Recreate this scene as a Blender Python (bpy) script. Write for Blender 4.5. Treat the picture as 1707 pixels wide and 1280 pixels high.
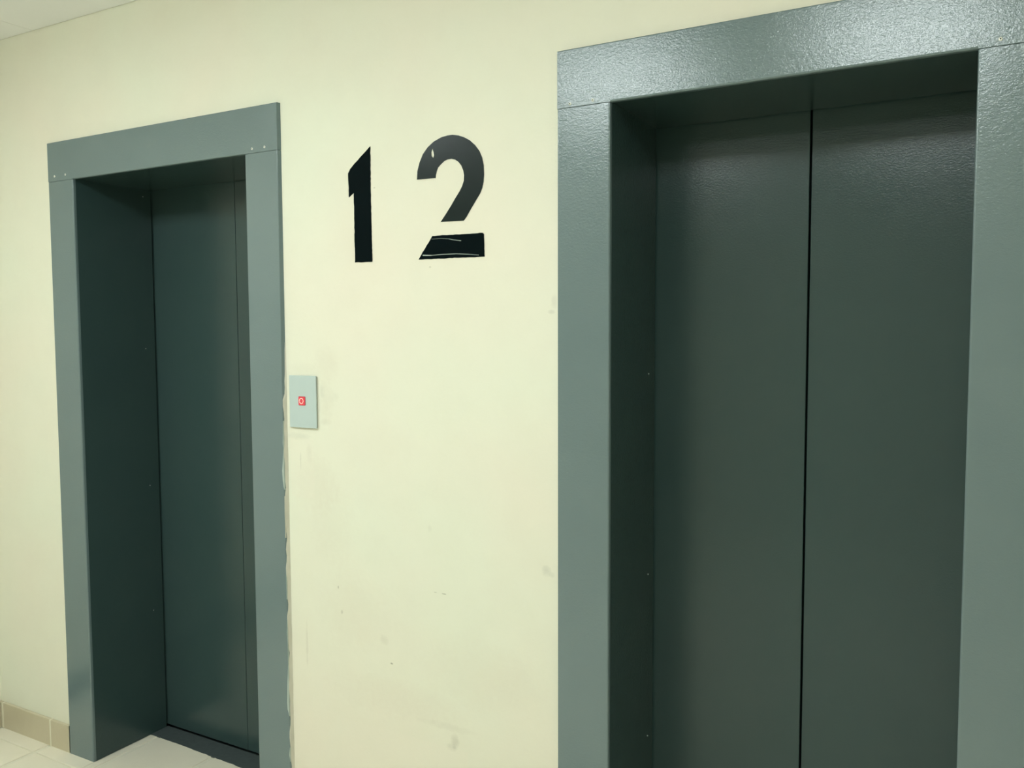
import bpy, bmesh, math, random
from mathutils import Matrix, Vector

for o in list(bpy.data.objects):
    bpy.data.objects.remove(o, do_unlink=True)
random.seed(12)
scene = bpy.context.scene
COL = scene.collection

# ------------------------------------------------------------------ camera
FPX = 1420.66
cam_d = bpy.data.cameras.new('camera')
cam_d.sensor_fit = 'HORIZONTAL'
cam_d.sensor_width = 36.0
cam_d.lens = FPX / 1707.0 * 36.0
cam_d.clip_start = 0.02
cam = bpy.data.objects.new('camera', cam_d)
COL.objects.link(cam)
_r = Vector((0.873159, 0.487419, -0.003976))
_u = Vector((-0.027720, 0.057798, 0.997943))
_f = Vector((-0.486647, 0.871253, -0.063978))
_b = -_f
cam.matrix_world = Matrix(((_r.x, _u.x, _b.x, 2.80632),
                           (_r.y, _u.y, _b.y, -1.80693),
                           (_r.z, _u.z, _b.z, 1.49533),
                           (0, 0, 0, 1)))
scene.camera = cam

# ------------------------------------------------------------------ world, exposure
world = bpy.data.worlds.new('world')
scene.world = world
world.use_nodes = True
world.node_tree.nodes['Background'].inputs[0].default_value = (0, 0, 0, 1)
world.node_tree.nodes['Background'].inputs[1].default_value = 0.0
vs = scene.view_settings
vs.view_transform = 'Standard'
vs.look = 'None'
vs.gamma = 1.0
vs.use_curve_mapping = False
vs.exposure = -0.12
LAMP_STRENGTH = (18.5, 13.0, 14.0, 3.8)  # lift row left to right, its left lamp added; then the added fill row
LAMP_COLOUR = (0.91, 1.0, 1.00)

# ------------------------------------------------------------------ dimensions (metres)
XL, XR = -0.430, 4.30               # left and right walls
YB = -4.30                          # wall behind the camera
ZC = 2.5184                         # ceiling
WT = 0.288                          # thickness of the wall with the lifts
FT = 0.0107                         # how far the door casings stand proud
ZI, ZT = 2.000, 2.1310              # opening height, top of the casing
REV = 0.291                         # depth of the reveals
DOORS = [dict(x0=0.0, i0=0.1315, i1=0.9261, x1=1.0534, seam=0.5486, gap=0.0016, splay=0.0042),
         dict(x0=1.9252, i0=2.0564, i1=2.7756, x1=2.9071, seam=2.4322, gap=0.0048, splay=0.0)]

# ------------------------------------------------------------------ materials
def new_mat(name):
    m = bpy.data.materials.new(name)
    m.use_nodes = True
    nt = m.node_tree
    b = nt.nodes['Principled BSDF']
    return m, nt, b

def N(nt, kind, **kw):
    n = nt.nodes.new(kind)
    for k, v in kw.items():
        setattr(n, k, v)
    return n

def L(nt, a, b):
    nt.links.new(a, b)

def coords(nt):
    return N(nt, 'ShaderNodeTexCoord').outputs['Object']

def noise(nt, vec, scale, detail=2.0, rough=0.5, dist=0.0):
    n = N(nt, 'ShaderNodeTexNoise')
    n.inputs['Scale'].default_value = scale
    n.inputs['Detail'].default_value = detail
    n.inputs['Roughness'].default_value = rough
    n.inputs['Distortion'].default_value = dist
    L(nt, vec, n.inputs['Vector'])
    return n.outputs['Fac']

def ramp(nt, fac, lo, hi, a=(0, 0, 0, 1), b=(1, 1, 1, 1)):
    n = N(nt, 'ShaderNodeValToRGB')
    n.color_ramp.elements[0].position = lo
    n.color_ramp.elements[1].position = hi
    n.color_ramp.elements[0].color = a
    n.color_ramp.elements[1].color = b
    L(nt, fac, n.inputs['Fac'])
    return n.outputs['Color']

def mix(nt, fac, a, b):
    n = N(nt, 'ShaderNodeMix', data_type='RGBA')
    if hasattr(fac, 'links'):
        L(nt, fac, n.inputs[0])
    else:
        n.inputs[0].default_value = fac
    for s, v in ((n.inputs[6], a), (n.inputs[7], b)):
        if hasattr(v, 'links'):
            L(nt, v, s)
        else:
            s.default_value = (*v[:3], 1)
    return n.outputs[2]

def math_n(nt, op, a, b=None):
    n = N(nt, 'ShaderNodeMath', operation=op)
    for i, v in enumerate((a, b)):
        if v is None:
            continue
        if hasattr(v, 'links'):
            L(nt, v, n.inputs[i])
        else:
            n.inputs[i].default_value = v
    return n.outputs[0]

def bump(nt, b, height, strength, dist):
    n = N(nt, 'ShaderNodeBump')
    n.inputs['Strength'].default_value = strength
    n.inputs['Distance'].default_value = dist
    L(nt, height, n.inputs['Height'])
    L(nt, n.outputs['Normal'], b.inputs['Normal'])

def plain(name, col, rough=0.5, metal=0.0, var=0.04, scale=40.0):
    m, nt, b = new_mat(name)
    f = noise(nt, coords(nt), scale)
    lo = tuple(c * (1 - var) for c in col)
    hi = tuple(min(1, c * (1 + var)) for c in col)
    L(nt, mix(nt, f, lo, hi), b.inputs['Base Color'])
    b.inputs['Roughness'].default_value = rough
    b.inputs['Metallic'].default_value = metal
    return m

WALL = (0.80, 0.78, 0.60)

def wall_material(name, marks=False):
    m, nt, b = new_mat(name)
    co = coords(nt)
    broad = ramp(nt, noise(nt, co, 1.6, 3.0), 0.35, 0.68)
    col = mix(nt, broad, (0.810, 0.815, 0.670), (0.835, 0.785, 0.650))
    fine = ramp(nt, noise(nt, co, 9.0, 4.0, 0.6), 0.42, 0.75)
    col = mix(nt, math_n(nt, 'MULTIPLY', fine, 0.10), col, (0.66, 0.63, 0.50))
    if marks:
        # scuffs, drips and smudges, each with its own place on the wall: x, z, rx, rz, strength, colour
        spots = [
            (1.5924, 0.8117, .008, .0018, .85, (.20, .20, .13)), (1.566, 0.812, .006, .0015, .35, (.30, .30, .2)),
            (1.2496, 0.7089, .0045, .0075, .45, (.33, .31, .23)), (1.238, 0.778, .003, .005, .5, (.35, .33, .25)),
            (1.623, 0.425, .014, .026, .38, (.40, .38, .28)), (1.612, 0.407, .018, .012, .30, (.42, .40, .3)),
            (1.8904, 0.9125, .014, .016, .42, (.40, .42, .33)), (1.905, 0.905, .010, .008, .2, (.4, .42, .33)),
            (1.4208, 0.5942, .0055, .003, .7, (.27, .26, .18)), (1.396, 0.655, .016, .016, .22, (.45, .42, .32)),
            (1.905, 1.536, .012, .006, .35, (.40, .38, .3)), (1.912, 1.56, .010, .020, .20, (.5, .47, .38)),
            (1.118, 0.590, .005, .075, .22, (.48, .44, .34)), (1.5493, 0.9785, .008, .012, .14, (.5, .5, .4)),
            (1.3845, 1.8684, .004, .0022, .5, (.40, .38, .28)), (1.5595, 1.6546, .004, .003, .45, (.36, .35, .25)),
            (1.1075, 1.125, .003, .028, .35, (.45, .44, .36)), (1.140, 1.150, .012, .030, .28, (.55, .52, .42)),
            (1.204, 1.240, .022, .012, .26, (.55, .53, .42)), (1.238, 1.310, .016, .014, .20, (.56, .54, .43)),
            (1.205, 1.30, .030, .070, .26, (.62, .56, .44)), (1.192, 1.325, .012, .02, .24, (.50, .50, .42)),
            (1.21, 1.40, .050, .060, .22, (.66, .58, .46)), (1.16, 1.06, .10, .09, .20, (.66, .58, .46)),
            (1.22, 0.95, .09, .13, .16, (.66, .58, .46)), (1.30, 0.72, .16, .12, .16, (.66, .59, .47)),
            (1.10, 1.195, .05, .012, .28, (.50, .50, .42)), (1.12, 1.39, .06, .016, .10, (.6, .56, .45)),
            (1.42, 0.50, .25, .06, .20, (.68, .59, .48)), (1.70, 0.62, .20, .10, .16, (.68, .60, .48)),
            (1.35, 1.70, .12, .10, .10, (.72, .62, .5)), (1.25, 2.20, .35, .10, .10, (.72, .64, .52)),
            (1.60, 0.46, .10, .012, .18, (.5, .47, .38)),
        ]
        sep = N(nt, 'ShaderNodeSeparateXYZ')
        L(nt, co, sep.inputs[0])
        wob = noise(nt, co, 60.0, 3.0, 0.6)
        wobb = math_n(nt, 'MULTIPLY', math_n(nt, 'SUBTRACT', wob, 0.5), 1.6)
        for (x, z, rx, rz, s, c) in spots:
            s *= .7 if rx > .011 else 1.0
            sc = N(nt, 'ShaderNodeVectorMath', operation='MULTIPLY_ADD')
            L(nt, co, sc.inputs[0])
            sc.inputs[1].default_value = (1 / rx, 0, 1 / rz)
            sc.inputs[2].default_value = (-x / rx, 0, -z / rz)
            dt = N(nt, 'ShaderNodeVectorMath', operation='DOT_PRODUCT')
            L(nt, sc.outputs[0], dt.inputs[0])
            L(nt, sc.outputs[0], dt.inputs[1])
            d = math_n(nt, 'ADD', dt.outputs['Value'], wobb)
            mk = N(nt, 'ShaderNodeMath', operation='MULTIPLY_ADD', use_clamp=True)
            L(nt, d, mk.inputs[0])
            mk.inputs[1].default_value = -s
            mk.inputs[2].default_value = s
            cl = N(nt, 'ShaderNodeMath', operation='MINIMUM')
            L(nt, mk.outputs[0], cl.inputs[0])
            cl.inputs[1].default_value = s
            mk = cl.outputs[0]
            col = mix(nt, mk, col, c)
        # paler repainted patches with straight edges
        for (x0, x1, z0, z1, s) in ((1.24, 1.66, 0.0, 0.405, .30), (1.072, 1.158, 1.02, 1.19, .22)):
            a = math_n(nt, 'GREATER_THAN', sep.outputs[0], x0)
            a = math_n(nt, 'MULTIPLY', a, math_n(nt, 'LESS_THAN', sep.outputs[0], x1))
            a = math_n(nt, 'MULTIPLY', a, math_n(nt, 'GREATER_THAN', sep.outputs[2], z0))
            a = math_n(nt, 'MULTIPLY', a, math_n(nt, 'LESS_THAN', sep.outputs[2], z1))
            col = mix(nt, math_n(nt, 'MULTIPLY', a, s), col, (0.84, 0.79, 0.66))
    L(nt, col, b.inputs['Base Color'])
    b.inputs['Roughness'].default_value = 0.62
    b.inputs['Specular IOR Level'].default_value = 0.3
    bump(nt, b, noise(nt, co, 55.0, 4.0, 0.6), 0.12, 0.004)
    return m

def paint_material(name, lo, hi, rough, bstr, spec):
    """thick gloss enamel with an orange-peel skin"""
    m, nt, b = new_mat(name)
    co = coords(nt)
    f = ramp(nt, noise(nt, co, 3.0, 4.0, 0.6), 0.35, 0.7)
    L(nt, mix(nt, f, lo, hi), b.inputs['Base Color'])
    b.inputs['Roughness'].default_value = rough
    b.inputs['Specular IOR Level'].default_value = spec
    mp = N(nt, 'ShaderNodeMapping')
    mp.inputs['Scale'].default_value = (0.75, 1.0, 1.15)
    mp.inputs['Rotation'].default_value = (0, math.radians(18), 0)
    L(nt, co, mp.inputs['Vector'])
    a = noise(nt, mp.outputs[0], 230.0, 2.0, 0.55, 0.3)
    c = noise(nt, co, 620.0, 1.0, 0.5)
    h = math_n(nt, 'ADD', a, math_n(nt, 'MULTIPLY', c, 0.38))
    bump(nt, b, h, bstr, 0.0010)
    return m

M = {}
M['wall_marked'] = wall_material('cream_wall_paint_marked', True)
M['wall'] = wall_material('cream_wall_paint')
M['frame'] = paint_material('grey_green_enamel', (0.138, 0.194, 0.200), (0.152, 0.208, 0.212), 0.11, 0.40, 0.76)
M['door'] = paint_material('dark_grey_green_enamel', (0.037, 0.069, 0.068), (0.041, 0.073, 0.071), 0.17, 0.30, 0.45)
M['sill'] = plain('worn_dark_steel', (0.075, 0.095, 0.095), 0.55, 0.2, 0.25, 60)
M['shaft'] = plain('shaft_concrete', (0.03, 0.03, 0.03), 0.9)
M['screw'] = plain('zinc_screw', (0.93, 0.93, 0.86), 0.35, 0.0)
M['socket'] = plain('screw_socket_dark', (0.06, 0.07, 0.065), 0.6, 0.3)
M['rivet'] = plain('worn_rivet', (0.34, 0.38, 0.36), 0.45, 0.3)
M['ceiling'] = plain('white_ceiling_panel', (0.92, 0.92, 0.91), 0.85, 0, 0.012, 3)
M['void'] = plain('ceiling_joint', (0.34, 0.34, 0.30), 0.9)
M['grout'] = plain('pale_grout', (0.80, 0.76, 0.62), 0.85, 0, 0.06, 30)
M['skirt_grout'] = plain('skirting_grout', (0.80, 0.77, 0.62), 0.85)
M['black'] = plain('black_digit_film', (0.010, 0.018, 0.017), 0.25, 0, 0.2, 30)
M['black'].node_tree.nodes['Principled BSDF'].inputs['Specular IOR Level'].default_value = 0.17
M['black_soft'] = plain('black_digit_paint', (0.0008, 0.0045, 0.0055), 0.55, 0, 0.2, 30)
M['black_soft'].node_tree.nodes['Principled BSDF'].inputs['Specular IOR Level'].default_value = 0.04
M['crease'] = plain('pale_crease', (0.55, 0.60, 0.54), 0.5)  # pale colour paints in the glints on the ridges along with wear
M['plate'] = plain('pale_blue_grey_plate', (0.51, 0.60, 0.58), 0.45, 0, 0.02)
M['plate_edge'] = plain('plate_back_box', (0.30, 0.33, 0.29), 0.6)
M['smear'] = plain('pale_paint_smear', (0.37, 0.44, 0.40), 0.55, 0, 0.12, 30)
M['seal'] = plain('cream_sealant', (0.60, 0.58, 0.48), 0.6, 0, 0.10, 30)
M['lampframe'] = plain('lamp_frame_white', (0.8, 0.8, 0.78), 0.4)

def tile_material(name, lo, hi, rough, scale):
    m, nt, b = new_mat(name)
    co = coords(nt)
    oi = N(nt, 'ShaderNodeObjectInfo')
    f = ramp(nt, noise(nt, co, scale, 5.0, 0.6, 0.6), 0.3, 0.72)
    f2 = math_n(nt, 'ADD', math_n(nt, 'MULTIPLY', f, 0.65), math_n(nt, 'MULTIPLY', oi.outputs['Random'], 0.35))
    L(nt, mix(nt, f2, lo, hi), b.inputs['Base Color'])
    b.inputs['Roughness'].default_value = rough
    bump(nt, b, noise(nt, co, 90.0, 3.0), 0.08, 0.003)
    return m

M['tile'] = tile_material('beige_floor_tile', (0.83, 0.775, 0.63), (0.88, 0.825, 0.68), 0.38, 9.0)
M['skirt'] = tile_material('sand_skirting_tile', (0.57, 0.505, 0.355), (0.61, 0.545, 0.39), 0.40, 14.0)

def emission_mat(name, col, strength):
    m, nt, b = new_mat(name)
    b.inputs['Base Color'].default_value = (0.8, 0.8, 0.8, 1)
    b.inputs['Emission Color'].default_value = (*col, 1)
    b.inputs['Emission Strength'].default_value = strength
    return m

mm, nt_, b_ = new_mat('red_call_button')
b_.inputs['Base Color'].default_value = (0.62, 0.055, 0.075, 1)
b_.inputs['Roughness'].default_value = 0.35
b_.inputs['Emission Color'].default_value = (1.0, 0.06, 0.10, 1)
b_.inputs['Emission Strength'].default_value = 0.22
M['button'] = mm
mm, nt_, b_ = new_mat('lit_button_ring')
b_.inputs['Base Color'].default_value = (0.9, 0.75, 0.62, 1)
b_.inputs['Emission Color'].default_value = (1.0, 0.75, 0.62, 1)
b_.inputs['Emission Strength'].default_value = 0.35
M['ring'] = mm
M['bezel'] = plain('button_bezel', (0.40, 0.10, 0.09), 0.5)

# ------------------------------------------------------------------ mesh helpers
def finish(name, bm, mat, parent=None, smooth=False):
    bmesh.ops.recalc_face_normals(bm, faces=bm.faces)
    me = bpy.data.meshes.new(name)
    bm.to_mesh(me)
    bm.free()
    me.materials.append(M[mat] if isinstance(mat, str) else mat)
    if smooth:
        for p in me.polygons:
            p.use_smooth = True
    o = bpy.data.objects.new(name, me)
    COL.objects.link(o)
    if parent:
        o.parent = parent
    return o

def add_box(bm, x0, x1, y0, y1, z0, z1):
    v = [bm.verts.new(q) for q in ((x0, y0, z0), (x1, y0, z0), (x1, y1, z0), (x0, y1, z0),
                                   (x0, y0, z1), (x1, y0, z1), (x1, y1, z1), (x0, y1, z1))]
    for f in ((0, 3, 2, 1), (4, 5, 6, 7), (0, 1, 5, 4), (1, 2, 6, 5), (2, 3, 7, 6), (3, 0, 4, 7)):
        bm.faces.new([v[i] for i in f])
    return v

def box(name, b, mat, parent=None, bevel=0.0, seg=2):
    bm = bmesh.new()
    add_box(bm, *b)
    if bevel:
        bmesh.ops.bevel(bm, geom=bm.edges[:], offset=bevel, segments=seg, profile=0.5, affect='EDGES')
    return finish(name, bm, mat, parent)

def add_prism(bm, pts, axis, a0, a1):
    """closed 2-D outline swept along one axis: 'z' takes (x,y), 'x' takes (y,z), 'y' takes (x,z)"""
    def P(p, a):
        return {'z': (p[0], p[1], a), 'x': (a, p[0], p[1]), 'y': (p[0], a, p[1])}[axis]
    A = [bm.verts.new(P(p, a0)) for p in pts]
    B = [bm.verts.new(P(p, a1)) for p in pts]
    n = len(pts)
    for i in range(n):
        bm.faces.new((A[i], A[(i + 1) % n], B[(i + 1) % n], B[i]))
    fa, fb = bm.faces.new(A), bm.faces.new(B)
    fa.normal_update()
    fb.normal_update()
    bmesh.ops.triangulate(bm, faces=[fa, fb])

def arc(cx, cy, r, a0, a1, n=5):
    return [(cx + r * math.cos(math.radians(a0 + (a1 - a0) * i / n)),
             cy + r * math.sin(math.radians(a0 + (a1 - a0) * i / n))) for i in range(n + 1)]

def empty(name, loc):
    o = bpy.data.objects.new(name, None)
    o.empty_display_size = 0.1
    o.location = loc
    COL.objects.link(o)
    return o

def own(child, parent):
    """parent a child whose mesh is in world coordinates"""
    child.parent = parent
    child.matrix_parent_inverse = Matrix.Translation(-Vector(parent.location))
    return child

def tag(o, label, cat, group=None, kind=None):
    o['label'] = label
    o['category'] = cat
    if group:
        o['group'] = group
    if kind:
        o['kind'] = kind
    return o

# ------------------------------------------------------------------ the setting
# back wall with two openings: flat outline swept through the wall's thickness
G = 0.004
a, b = DOORS
outline = [(XL - .1, 0)]
for d in DOORS:
    outline += [(d['i0'] - G, 0), (d['i0'] - G, ZI + G), (d['i1'] + G, ZI + G), (d['i1'] + G, 0)]
outline += [(XR + .1, 0), (XR + .1, ZC + .1), (XL - .1, ZC + .1)]
bm = bmesh.new()
add_prism(bm, outline, 'y', 0.0, WT)
tag(finish('wall_back', bm, 'wall_marked'), 'cream painted wall between and around the two grey lift doorways', 'wall', kind='structure')
tag(box('wall_left', (XL - .1, XL, YB, 0, 0, ZC), 'wall'), 'cream side wall past the left lift doorway', 'wall', kind='structure')
tag(box('wall_right', (XR, XR + .1, YB, 0, 0, ZC), 'wall'), 'cream side wall past the right lift doorway', 'wall', kind='structure')
tag(box('wall_front', (XL - .1, XR + .1, YB - .1, YB, 0, ZC), 'wall'), 'cream wall facing the two lifts', 'wall', kind='structure')
for d, s in zip(DOORS, ('left', 'right')):
    o = box('wall_shaft_' + s, (d['i0'] - .3, d['i1'] + .3, .372, .42, -.12, ZC), 'shaft')
    tag(o, 'dark shaft wall behind the %s lift doors' % s, 'wall', kind='structure')

# ceiling boards with narrow joints
ceil = box('ceiling', (XL - .1, XR + .1, YB - .1, 0, ZC + .012, ZC + .1), 'void')
tag(ceil, 'white boarded ceiling above the lift doorways', 'ceiling', kind='structure')
PX, PY, J = 1.20, 0.60, 0.0022
xs = [-0.069 + PX * k for k in range(-1, 5)]
ys = [-PY * k for k in range(0, 9)]
for i in range(len(xs) - 1):
    for j in range(len(ys) - 1):
        x0, x1 = max(xs[i], XL) + J / 2, min(xs[i + 1], XR) - J / 2
        y1, y0 = ys[j] - (J if j else 0.0015), max(ys[j + 1], YB)
        if x1 - x0 > .02 and y1 - y0 > .02:
            box('ceiling_panel', (x0, x1, y0, y1, ZC, ZC + .0118), 'ceiling', ceil, 0.001, 1)

# floor: grout bed and square tiles
floor = box('floor', (XL - .1, XR + .1, YB - .1, .2235, -.12, -.0035), 'grout')
tag(floor, 'beige tiled floor at the foot of the lift doorways', 'floor', kind='structure')
TP = 0.2935
GX, GY = 0.017, 0.004               # wide joints run into the lifts, tight ones run along the wall
tile_cache = {}
def tile(x0, x1, y0, y1):
    key = (round(x1 - x0, 4), round(y1 - y0, 4))
    if key not in tile_cache:
        bm = bmesh.new()
        add_box(bm, 0, key[0], 0, key[1], -.010, 0)
        top = [e for e in bm.edges if all(v.co.z > -.001 for v in e.verts)]
        bmesh.ops.bevel(bm, geom=top, offset=min(.003, key[0] / 4, key[1] / 4), segments=2, profile=.6, affect='EDGES')
        bmesh.ops.recalc_face_normals(bm, faces=bm.faces)
        me = bpy.data.meshes.new('floor_tile')
        bm.to_mesh(me)
        bm.free()
        me.materials.append(M['tile'])
        tile_cache[key] = me
    o = bpy.data.objects.new('floor_tile', tile_cache[key])
    o.location = (x0, y0, 0)
    COL.objects.link(o)
    o.parent = floor
TX0, TY0 = -0.1195, -0.0670
for i in range(-2, 17):
    c0, c1 = TX0 + TP * i + GX / 2, TX0 + TP * (i + 1) - GX / 2
    for j in range(-16, 2):
        r0, r1 = TY0 + TP * j + GY / 2, TY0 + TP * (j + 1) - GY / 2
        if r1 <= 0:
            x0, x1, y0 = max(c0, XL), min(c1, XR), max(r0, YB)
            if x1 - x0 > .01 and r1 - y0 > .01:
                tile(x0, x1, y0, r1)
            continue
        # the row that meets the wall: cut short outside the openings, carried into them inside
        cuts, x = [], max(c0, XL)
        for d in DOORS:
            cuts += [d['i0'], d['i1']]
        edges = [x] + [c for c in cuts if x < c < min(c1, XR)] + [min(c1, XR)]
        for e0, e1 in zip(edges[:-1], edges[1:]):
            if e1 - e0 < .008:
                continue
            mid = (e0 + e1) / 2
            inside = any(d['i0'] < mid < d['i1'] for d in DOORS)
            y1 = min(r1, .222) if inside else min(r1, -.001)
            if y1 - r0 > .01 and (inside or r0 < 0):
                tile(e0 + .0006, e1 - .0006, max(r0, YB), y1)

# skirting of sand-coloured tiles
SK, SD = 0.0985, 0.012
def skirting(name, label, spans, along, at, sign):
    """each span is a run along x (at y=at) or along y (at x=at)"""
    root = empty(name, (0, 0, 0))
    tag(root, label, 'baseboard', kind='structure')
    for (s0, s1, joints) in spans:
        e = [s0] + [q for q in joints if s0 + .01 < q < s1 - .01] + [s1]
        bm = bmesh.new()
        if along == 'x':
            add_box(bm, s0, s1, at - SD * .95, at, 0, SK - .0015)
        else:
            add_box(bm, min(at, at + sign * SD * .95), max(at, at + sign * SD * .95), s0, s1, 0, SK - .0015)
        finish('skirting_grout', bm, 'skirt_grout', root)
        for q0, q1 in zip(e[:-1], e[1:]):
            g0, g1 = q0 + (.0028 if q0 != s0 else 0), q1 - (.0028 if q1 != s1 else 0)
            if along == 'x':
                bb = (g0, g1, at - SD, at - .0005, .0005, SK)
            else:
                bb = (min(at + sign * .0005, at + sign * SD), max(at + sign * .0005, at + sign * SD), g0, g1, .0005, SK)
            box('skirting_tile', bb, 'skirt', root, .0015, 1)
jx = [-0.110 + TP * k for k in range(-2, 18)]
jy = [-0.2935 * k - .06 for k in range(0, 16)]
skirting('baseboard_back', 'sand tile skirting along the wall with the lifts',
         [(XL + SD + .0030, -0.0015, jx), (1.0565, 1.9235, jx), (2.909, XR - SD - .003, jx)], 'x', -0.0005, -1)
skirting('baseboard_left', 'sand tile skirting along the left side wall', [(YB + SD, -.0006, jy)], 'y', XL, 1)
skirting('baseboard_right', 'sand tile skirting along the right side wall', [(YB + SD, -.0006, jy)], 'y', XR, -1)

# ------------------------------------------------------------------ lift doorways
def screw_head(parent, x, z, r, y=-FT, normal='-y', mat='screw', socket=True, name='screw'):
    """pan head lying on a face, with a recessed socket"""
    bm = bmesh.new()
    n = 14
    prof = [(r, 0.0), (r * .96, .0009), (r * .72, .0017), (r * .42, .0019)]
    if socket:
        prof += [(r * .36, .0009), (0, .0009)]
    else:
        prof += [(0, .0021)]
    rings = []
    for (q, h) in prof[:-1]:
        rings.append([bm.verts.new((q * math.cos(2 * math.pi * k / n), -h, q * math.sin(2 * math.pi * k / n))) for k in range(n)])
    tip = bm.verts.new((0, -prof[-1][1], 0))
    for A, B in zip(rings[:-1], rings[1:]):
        for k in range(n):
            bm.faces.new((A[k], A[(k + 1) % n], B[(k + 1) % n], B[k]))
    for k in range(n):
        bm.faces.new((rings[-1][k], rings[-1][(k + 1) % n], tip))
    bm.faces.new(rings[0])
    if normal == '+x':
        bmesh.ops.rotate(bm, verts=bm.verts[:], cent=(0, 0, 0), matrix=Matrix.Rotation(math.radians(90), 3, 'Z'))
    for v in bm.verts:
        v.co += Vector((x, y, z))
    o = finish(name, bm, mat, parent)
    if socket:
        m2 = M['socket']
        o.data.materials.append(m2)
        for p in o.data.polygons:
            c = p.center
            if (c.x - x) ** 2 + (c.z - z) ** 2 < (r * .40) ** 2:
                p.material_index = 1
    return o

def doorway(d, label, screws, rivets, skew):
    x0, i0, i1, x1 = d['x0'], d['i0'], d['i1'], d['x1']
    root = empty('elevator_doorway', ((i0 + i1) / 2, 0, 0))
    tag(root, label, 'elevator door')
    parts = {}
    R1, R2, T = 0.0045, 0.0030, 0.003
    for side in (-1, 1):
        xo, xi = (x0, i0) if side < 0 else (x1, i1)
        s = 1 if side < 0 else -1              # towards the opening
        # outline in the local frame where +q points into the opening
        w = abs(xi - xo)
        pts = [(-d['splay'] if side > 0 else 0, 0)] + [(p[0], p[1]) for p in arc(R2, -FT + R2, R2, 180, 270, 4)]
        pts += arc(w - R1, -FT + R1, R1, 270, 360, 5)
        pts += [(w, 0)]
        pts = [(xo + s * q, y) for q, y in pts]
        bm = bmesh.new()
        add_prism(bm, pts, 'z', 0.0, ZI - .0008)
        parts[side] = own(finish('jamb_casing', bm, 'frame'), root)
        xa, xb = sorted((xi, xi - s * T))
        parts[side * 2] = own(box('jamb_lining', (xa, xb, .0002, REV, 0.0, ZI + T), 'door'), root)  # reveals take the darker door paint to deepen their shade
    # head: face plate, rounded over its lower edge into the soffit
    bm = bmesh.new()
    pts = arc(-FT + R2, ZT - R2, R2, 180, 90, 4)
    pts += [(0, ZT), (0, ZI)]
    pts += arc(-FT + R1, ZI + R1, R1, 270, 180, 5)
    add_prism(bm, pts, 'x', i0, i1)
    for e0, e1 in ((x0, i0), (i1, x1)):
        pts = arc(-FT + R2, ZT - R2, R2, 180, 90, 4) + [(0, ZT), (0, ZI)] + arc(-FT + .0012, ZI + .0012, .0012, 270, 180, 2)
        add_prism(bm, pts, 'x', e0, e1)
    bmesh.ops.remove_doubles(bm, verts=bm.verts[:], dist=1e-5)
    if d['splay']:
        add_prism(bm, [(x1 - .001, -.0085), (x1, -.0085), (x1 + d['splay'], 0), (x1 - .001, 0)], 'z', ZI, ZT - .001)
    head = own(finish('head_casing', bm, 'frame'), root)
    own(box('head_lining', (i0, i1, .0002, REV, ZI, ZI + T), 'door'), root)  # soffit darkened with the door paint like the jamb reveals
    for (x, z) in screws:
        screw_head(head, x, z, .0036)
    for (y, z) in rivets:
        screw_head(parts[-2], i0, z, .0018, y, '+x', 'rivet', False, 'rivet')
    # sliding leaves
    for q0, q1 in ((i0 - .035, d['seam'] - d['gap'] / 2), (d['seam'] + d['gap'] / 2, i1 + .035)):
        o = box('door_panel', (q0, q1, .3000, .3300, .0065, ZI + .045), 'door', None, .0015, 2)
        own(o, root)
    # threshold plate with a running groove under the leaves
    bm = bmesh.new()
    f0, f1 = skew
    n = 40
    front = []
    for k in range(n + 1):
        t = k / n
        front.append((i0 + .001 + (i1 - i0 - .002) * t, f0 + (f1 - f0) * t + random.uniform(-.0016, .0016)))
    add_prism(bm, front + [(i1 - .001, .297), (i0 + .001, .297)], 'z', -.008, .0016)
    add_box(bm, i0 - .003, i1 + .003, .297, .350, -.02, -.012)
    add_box(bm, i0 - .003, i1 + .003, .335, .352, -.012, .0016)
    own(finish('threshold', bm, 'sill'), root)
    return root, parts, head

dL, partsL, headL = doorway(
    DOORS[0], 'left lift doorway, grey-green casing around deep-set dark doors, beside the call panel',
    [(.0358, 2.0172), (.0949, 2.0178), (.956, 2.0124), (1.0051, 2.0123)],
    [(.2517, 1.4308), (.2512, .9286), (.2498, .4617), (.2591, 1.9772)], (.2245, .2000))
dR, partsR, headR = doorway(
    DOORS[1], 'right lift doorway, nearer and larger, with a shiny head casing and dark line between its doors',
    [(1.9573, 2.0085), (2.0139, 2.0091), (2.8105, 2.0119), (2.868, 2.0119)],
    [(.2453, 1.3815), (.2501, .8640), (.2533, .4343)], (.2245, .2200))

# sealant and overpaint along the right-hand edge of the left doorway's casing
XE = DOORS[0]['x1']
bm = bmesh.new()
edge = []
z = 0.0
while z < 1.46:
    edge.append(z)
    z += .018
edge.append(1.46)
def seal_y(z):
    if z > 1.30:
        return -.0015 - .0035 * (1.46 - z) / .16
    return -(FT * .80) + .0016 * math.sin(z * 37) + .0012 * math.sin(z * 91 + 1)
ring = []
for z in edge:
    y = max(-FT - .0005, min(-.0008, seal_y(z) + random.uniform(-.0006, .0006)))
    xo = XE + .0028 + random.uniform(-.0005, .0005)
    xo += .0030
    ring.append([bm.verts.new(q) for q in ((XE - .0005, y, z), (XE + .0012 + (1 + y / FT) * .003, y + .0004, z), (xo + .0012, -.0002, z), (XE - .0005, -.0002, z))])
for A, B in zip(ring[:-1], ring[1:]):
    for k in range(4):
        bm.faces.new((A[k], A[(k + 1) % 4], B[(k + 1) % 4], B[k]))
bm.faces.new(ring[0])
bm.faces.new(ring[-1])
o = finish('sealant_bead', bm, 'seal', partsL[1])
o.matrix_parent_inverse = Matrix.Identity(4)
o['label'] = 'rough cream sealant along the casing edge'

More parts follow.
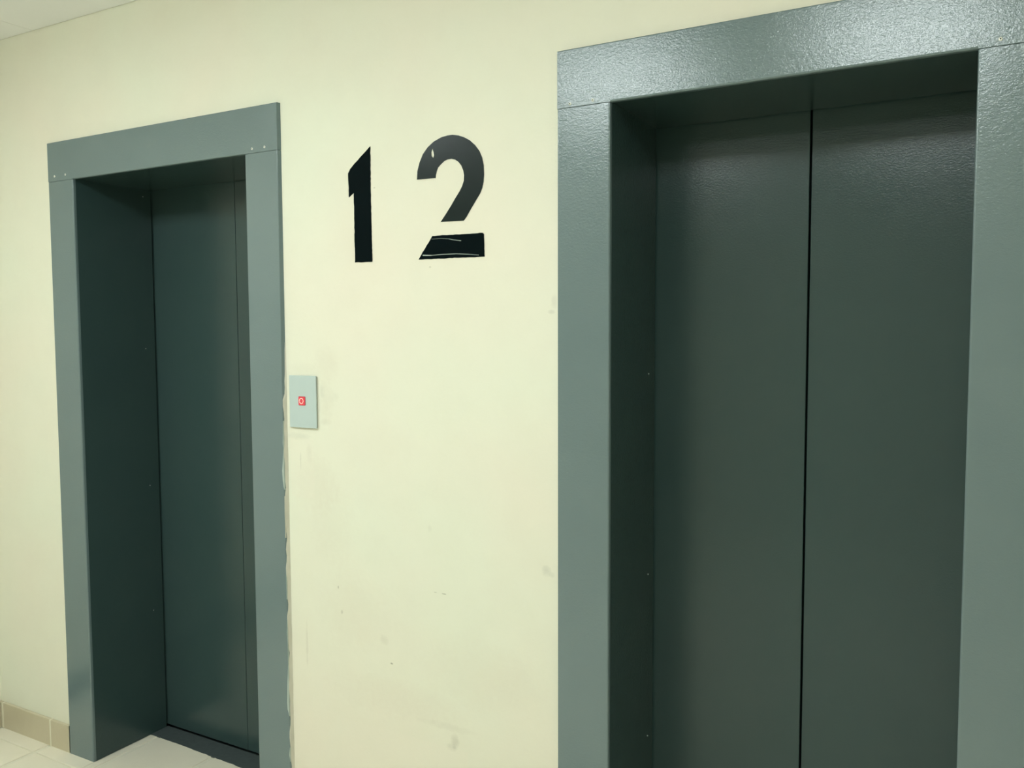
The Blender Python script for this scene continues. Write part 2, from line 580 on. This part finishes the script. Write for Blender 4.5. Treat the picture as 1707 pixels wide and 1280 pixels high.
def smear(outline, mat='smear'):
    """pale paint slopped over the edge of the casing face: outline runs down its left side"""
    pts = [(min(x, XE - .0002), z) for x, z in outline]
    zt, zb = pts[0][1], pts[-1][1]
    loop = [(XE + .0004, zt + .002)] + pts + [(XE + .0004, zb - .002)]
    bm = bmesh.new()
    add_prism(bm, loop, 'y', -FT - .0006, -FT + .0032)
    o = finish('paint_smear', bm, mat, partsL[1])
    o['label'] = 'pale grey paint smear on the casing edge'
sh = -.0050
smear([(1.0536, 1.235), (1.0527, 1.2022), (1.0508, 1.1738), (1.0540, 1.1579), (1.0500, 1.1251), (1.0462, 1.0923),
       (1.0477, 1.0679), (1.0509, 1.0458), (1.0536, 1.0400)])
smear([(1.0536, 1.018), (1.0535, .999), (1.0528, .975), (1.0540, .940), (1.0536, .90)], 'seal')
smear([(1.0536, .80), (1.0538, .7735), (1.0542, .74), (1.0536, .72)])
smear([(1.0536, .655), (1.0512, .6207), (1.0530, .5796), (1.0535, .5239), (1.0490, .4658), (1.0468, .41), (1.0478, .39), (1.0536, .372)])
smear([(1.0536, .275), (1.0512, .262), (1.0502, .2522), (1.0530, .240), (1.0536, .235)])
# drip on the face near the floor
bm = bmesh.new()
add_prism(bm, [(.997, .185), (1.003, .193), (1.010, .186), (1.011, .15), (1.012, .06), (1.006, .055), (1.005, .14)], 'y', -FT - .0004, -FT + .001)
o = finish('paint_smear', bm, plain('thin_paint_drip', (0.135, 0.175, 0.155), 0.4), partsL[1])

# ------------------------------------------------------------------ floor number on the wall
def film(name, outline, mat, parent=None, hole=None, y0=-.0010, y1=.0):
    """flat shape with a hole cut through, lying on the wall"""
    bm = bmesh.new()
    edges = []
    for lp in ([outline] + ([hole] if hole else [])):
        vv = [bm.verts.new((x, y0, z)) for x, z in lp]
        edges += [bm.edges.new((vv[i], vv[(i + 1) % len(vv)])) for i in range(len(vv))]
    res = bmesh.ops.triangle_fill(bm, use_beauty=True, use_dissolve=False, edges=edges, normal=(0, -1, 0))
    faces = [g for g in res['geom'] if isinstance(g, bmesh.types.BMFace)]
    ext = bmesh.ops.extrude_face_region(bm, geom=faces)
    for g in ext['geom']:
        if isinstance(g, bmesh.types.BMVert):
            g.co.y = y1
    return finish(name, bm, mat, parent)

def rough_edge(pts, amp, step=.006):
    out = []
    for (a, b) in zip(pts, pts[1:] + pts[:1]):
        d = math.hypot(b[0] - a[0], b[1] - a[1])
        n = max(1, int(d / step))
        nx, nz = -(b[1] - a[1]) / d, (b[0] - a[0]) / d
        for k in range(n):
            t = k / n
            w = random.uniform(-amp, amp) if k else 0
            out.append((a[0] + (b[0] - a[0]) * t + nx * w, a[1] + (b[1] - a[1]) * t + nz * w))
    return out

one = [(1.3733, 1.9772), (1.3729, 1.8809), (1.3734, 1.7786), (1.375, 1.6757), (1.3164, 1.676), (1.3162, 1.7877),
       (1.3159, 1.8605), (1.2991, 1.8496), (1.2972, 1.9133), (1.3049, 1.9248), (1.3369, 1.9501)]
two = [(1.522, 1.8775), (1.5239, 1.899), (1.5309, 1.92), (1.5412, 1.9392), (1.5563, 1.9551), (1.5745, 1.967), (1.5973, 1.9751),
       (1.6167, 1.9777), (1.6311, 1.9774), (1.6485, 1.9742), (1.6658, 1.9675), (1.6813, 1.9588), (1.6968, 1.9454), (1.709, 1.9298),
       (1.7165, 1.9135), (1.721, 1.8937), (1.7218, 1.8729), (1.7201, 1.8549), (1.716, 1.8396), (1.7098, 1.8271), (1.7004, 1.8148),
       (1.6846, 1.7937), (1.6704, 1.7736), (1.6624, 1.7649), (1.5934, 1.7659), (1.6082, 1.7831), (1.6245, 1.8033), (1.6375, 1.821),
       (1.6504, 1.8372), (1.6584, 1.8497), (1.6633, 1.8624), (1.6643, 1.8755), (1.6619, 1.8875), (1.6564, 1.8999), (1.6479, 1.9099),
       (1.6384, 1.9161), (1.6273, 1.9193), (1.6161, 1.9188), (1.6064, 1.9161), (1.595, 1.9084), (1.5868, 1.9012), (1.5827, 1.8922),
       (1.58, 1.8831), (1.5793, 1.8764)]
bar = [(1.5677, 1.7324), (1.5914, 1.7324), (1.6238, 1.7321), (1.6621, 1.7318), (1.6873, 1.7317), (1.7168, 1.7316), (1.7204, 1.7285),
       (1.7212, 1.7062), (1.7219, 1.6736), (1.6868, 1.6736), (1.6393, 1.6744), (1.5907, 1.6744), (1.5577, 1.6744), (1.5243, 1.6748),
       (1.5414, 1.6978), (1.5549, 1.7149)]
tear = [(1.5704, 1.9509), (1.5742, 1.9411), (1.5757, 1.933), (1.573, 1.9266), (1.5675, 1.9325), (1.5673, 1.9419)]
tag(film('floor_number_digit', rough_edge(one, .0006), 'black_soft'),
    'black painted stencil digit 1 on the cream wall', 'digit', 'floor number on the wall')
n2 = empty('floor_number_digit', (1.622, 0, 1.674))
tag(n2, 'black stencil digit 2 with a gap above its foot on the cream wall', 'digit', 'floor number on the wall')
own(film('digit_bow', two, 'black', None, tear), n2)
ft = own(film('digit_foot', rough_edge(bar, .0006), 'black_soft'), n2)
def crease(pts, widths):
    up = [(x, z + w / 2) for (x, z), w in zip(pts, widths)]
    dn = [(x, z - w / 2) for (x, z), w in zip(pts, widths)]
    film('crease', up + dn[::-1], 'crease', ft, None, -.00135, -.0009)
crease([(1.5655, 1.7246), (1.5913, 1.7248), (1.6173, 1.7226)], [.0003, .0004, .0005])
crease([(1.6173, 1.7226), (1.6301, 1.7195), (1.654, 1.7158)], [.0007, .0013, .0013])
crease([(1.5379, 1.6851), (1.5628, 1.6837), (1.5680, 1.6837)], [.0026, .0020, .0012])
crease([(1.5680, 1.6838), (1.5974, 1.6846), (1.6394, 1.6843), (1.6743, 1.6816), (1.7055, 1.6781)], [.0010, .0013, .0012, .0011, .0006])

# ------------------------------------------------------------------ call panel
px0, px1, pz0, pz1 = 1.0762, 1.1758, 1.2206, 1.3680
cp = empty('call_panel', ((px0 + px1) / 2, 0, pz0))
tag(cp, 'pale blue-grey lift call panel with a red button on the cream wall', 'call panel')
own(box('back_box', (px0 + .003, px1 - .002, -.0045, -.0002, pz0 + .002, pz1 - .003), 'plate_edge'), cp)
own(box('face_plate', (px0, px1, -.0075, -.0040, pz0, pz1), 'plate', None, .0010, 2), cp)
bx, bz, bh = 1.1240, 1.2966, .0117
def rsq(h, r, n=4):
    o = []
    for sx, sz, a in ((1, 1, 0), (-1, 1, 90), (-1, -1, 180), (1, -1, 270)):
        o += arc(bx + sx * (h - r), bz + sz * (h - r), r, a, a + 90, n)
    return o
own(film('button_bezel', rsq(bh + .0012, .003), 'bezel', None, None, -.0082, -.0070), cp)
bt = own(film('button', rsq(bh, .0028), 'button', None, None, -.0094, -.0070), cp)
def ring_part(a0, a1):
    outer = [(bx + .0083 * math.cos(math.radians(t)) * .92 - .001, bz + .0083 * math.sin(math.radians(t))) for t in range(a0, a1 + 1, 12)]
    inner = [(bx + .0065 * math.cos(math.radians(t)) * .92 - .001, bz + .0065 * math.sin(math.radians(t))) for t in range(a0, a1 + 1, 12)]
    film('ring', outer + inner[::-1], 'ring', bt, None, -.0098, -.0090)
ring_part(24, 108)
ring_part(116, 188)
ring_part(196, 328)
ring_part(338, 374)

# ------------------------------------------------------------------ ceiling lamps, some of them added fill
def lamp(x, y, half, strength, label):
    root = empty('ceiling_light', (x, y, ZC))
    tag(root, label, 'ceiling light', 'square ceiling lights in front of the lifts')
    box('back_plate', (-half, half, -half, half, -.008, -.0003), 'lampframe', root)
    box('diffuser', (-half + .006, half - .006, -half + .006, half - .006, -.055, -.008),
        emission_mat('lamp_diffuser', LAMP_COLOUR, strength), root, .006, 2)
lamp(0.37, -1.50, .285, LAMP_STRENGTH[0], 'added square opal fill light facing the left lift doorway')  # unseen lamp added to brighten the left side
lamp(1.46, -1.50, .285, LAMP_STRENGTH[1], 'square opal ceiling light facing the wall between the lifts')
lamp(2.55, -1.50, .285, LAMP_STRENGTH[2], 'square opal ceiling light facing the right lift doorway')
for x, w in ((0.37, 'left'), (1.46, 'middle'), (2.55, 'right')):  # unseen row added as fill to raise the ambient light
    lamp(x, -3.30, .285, LAMP_STRENGTH[3], 'added square opal fill light far from the lifts, the %s one of its row' % w)
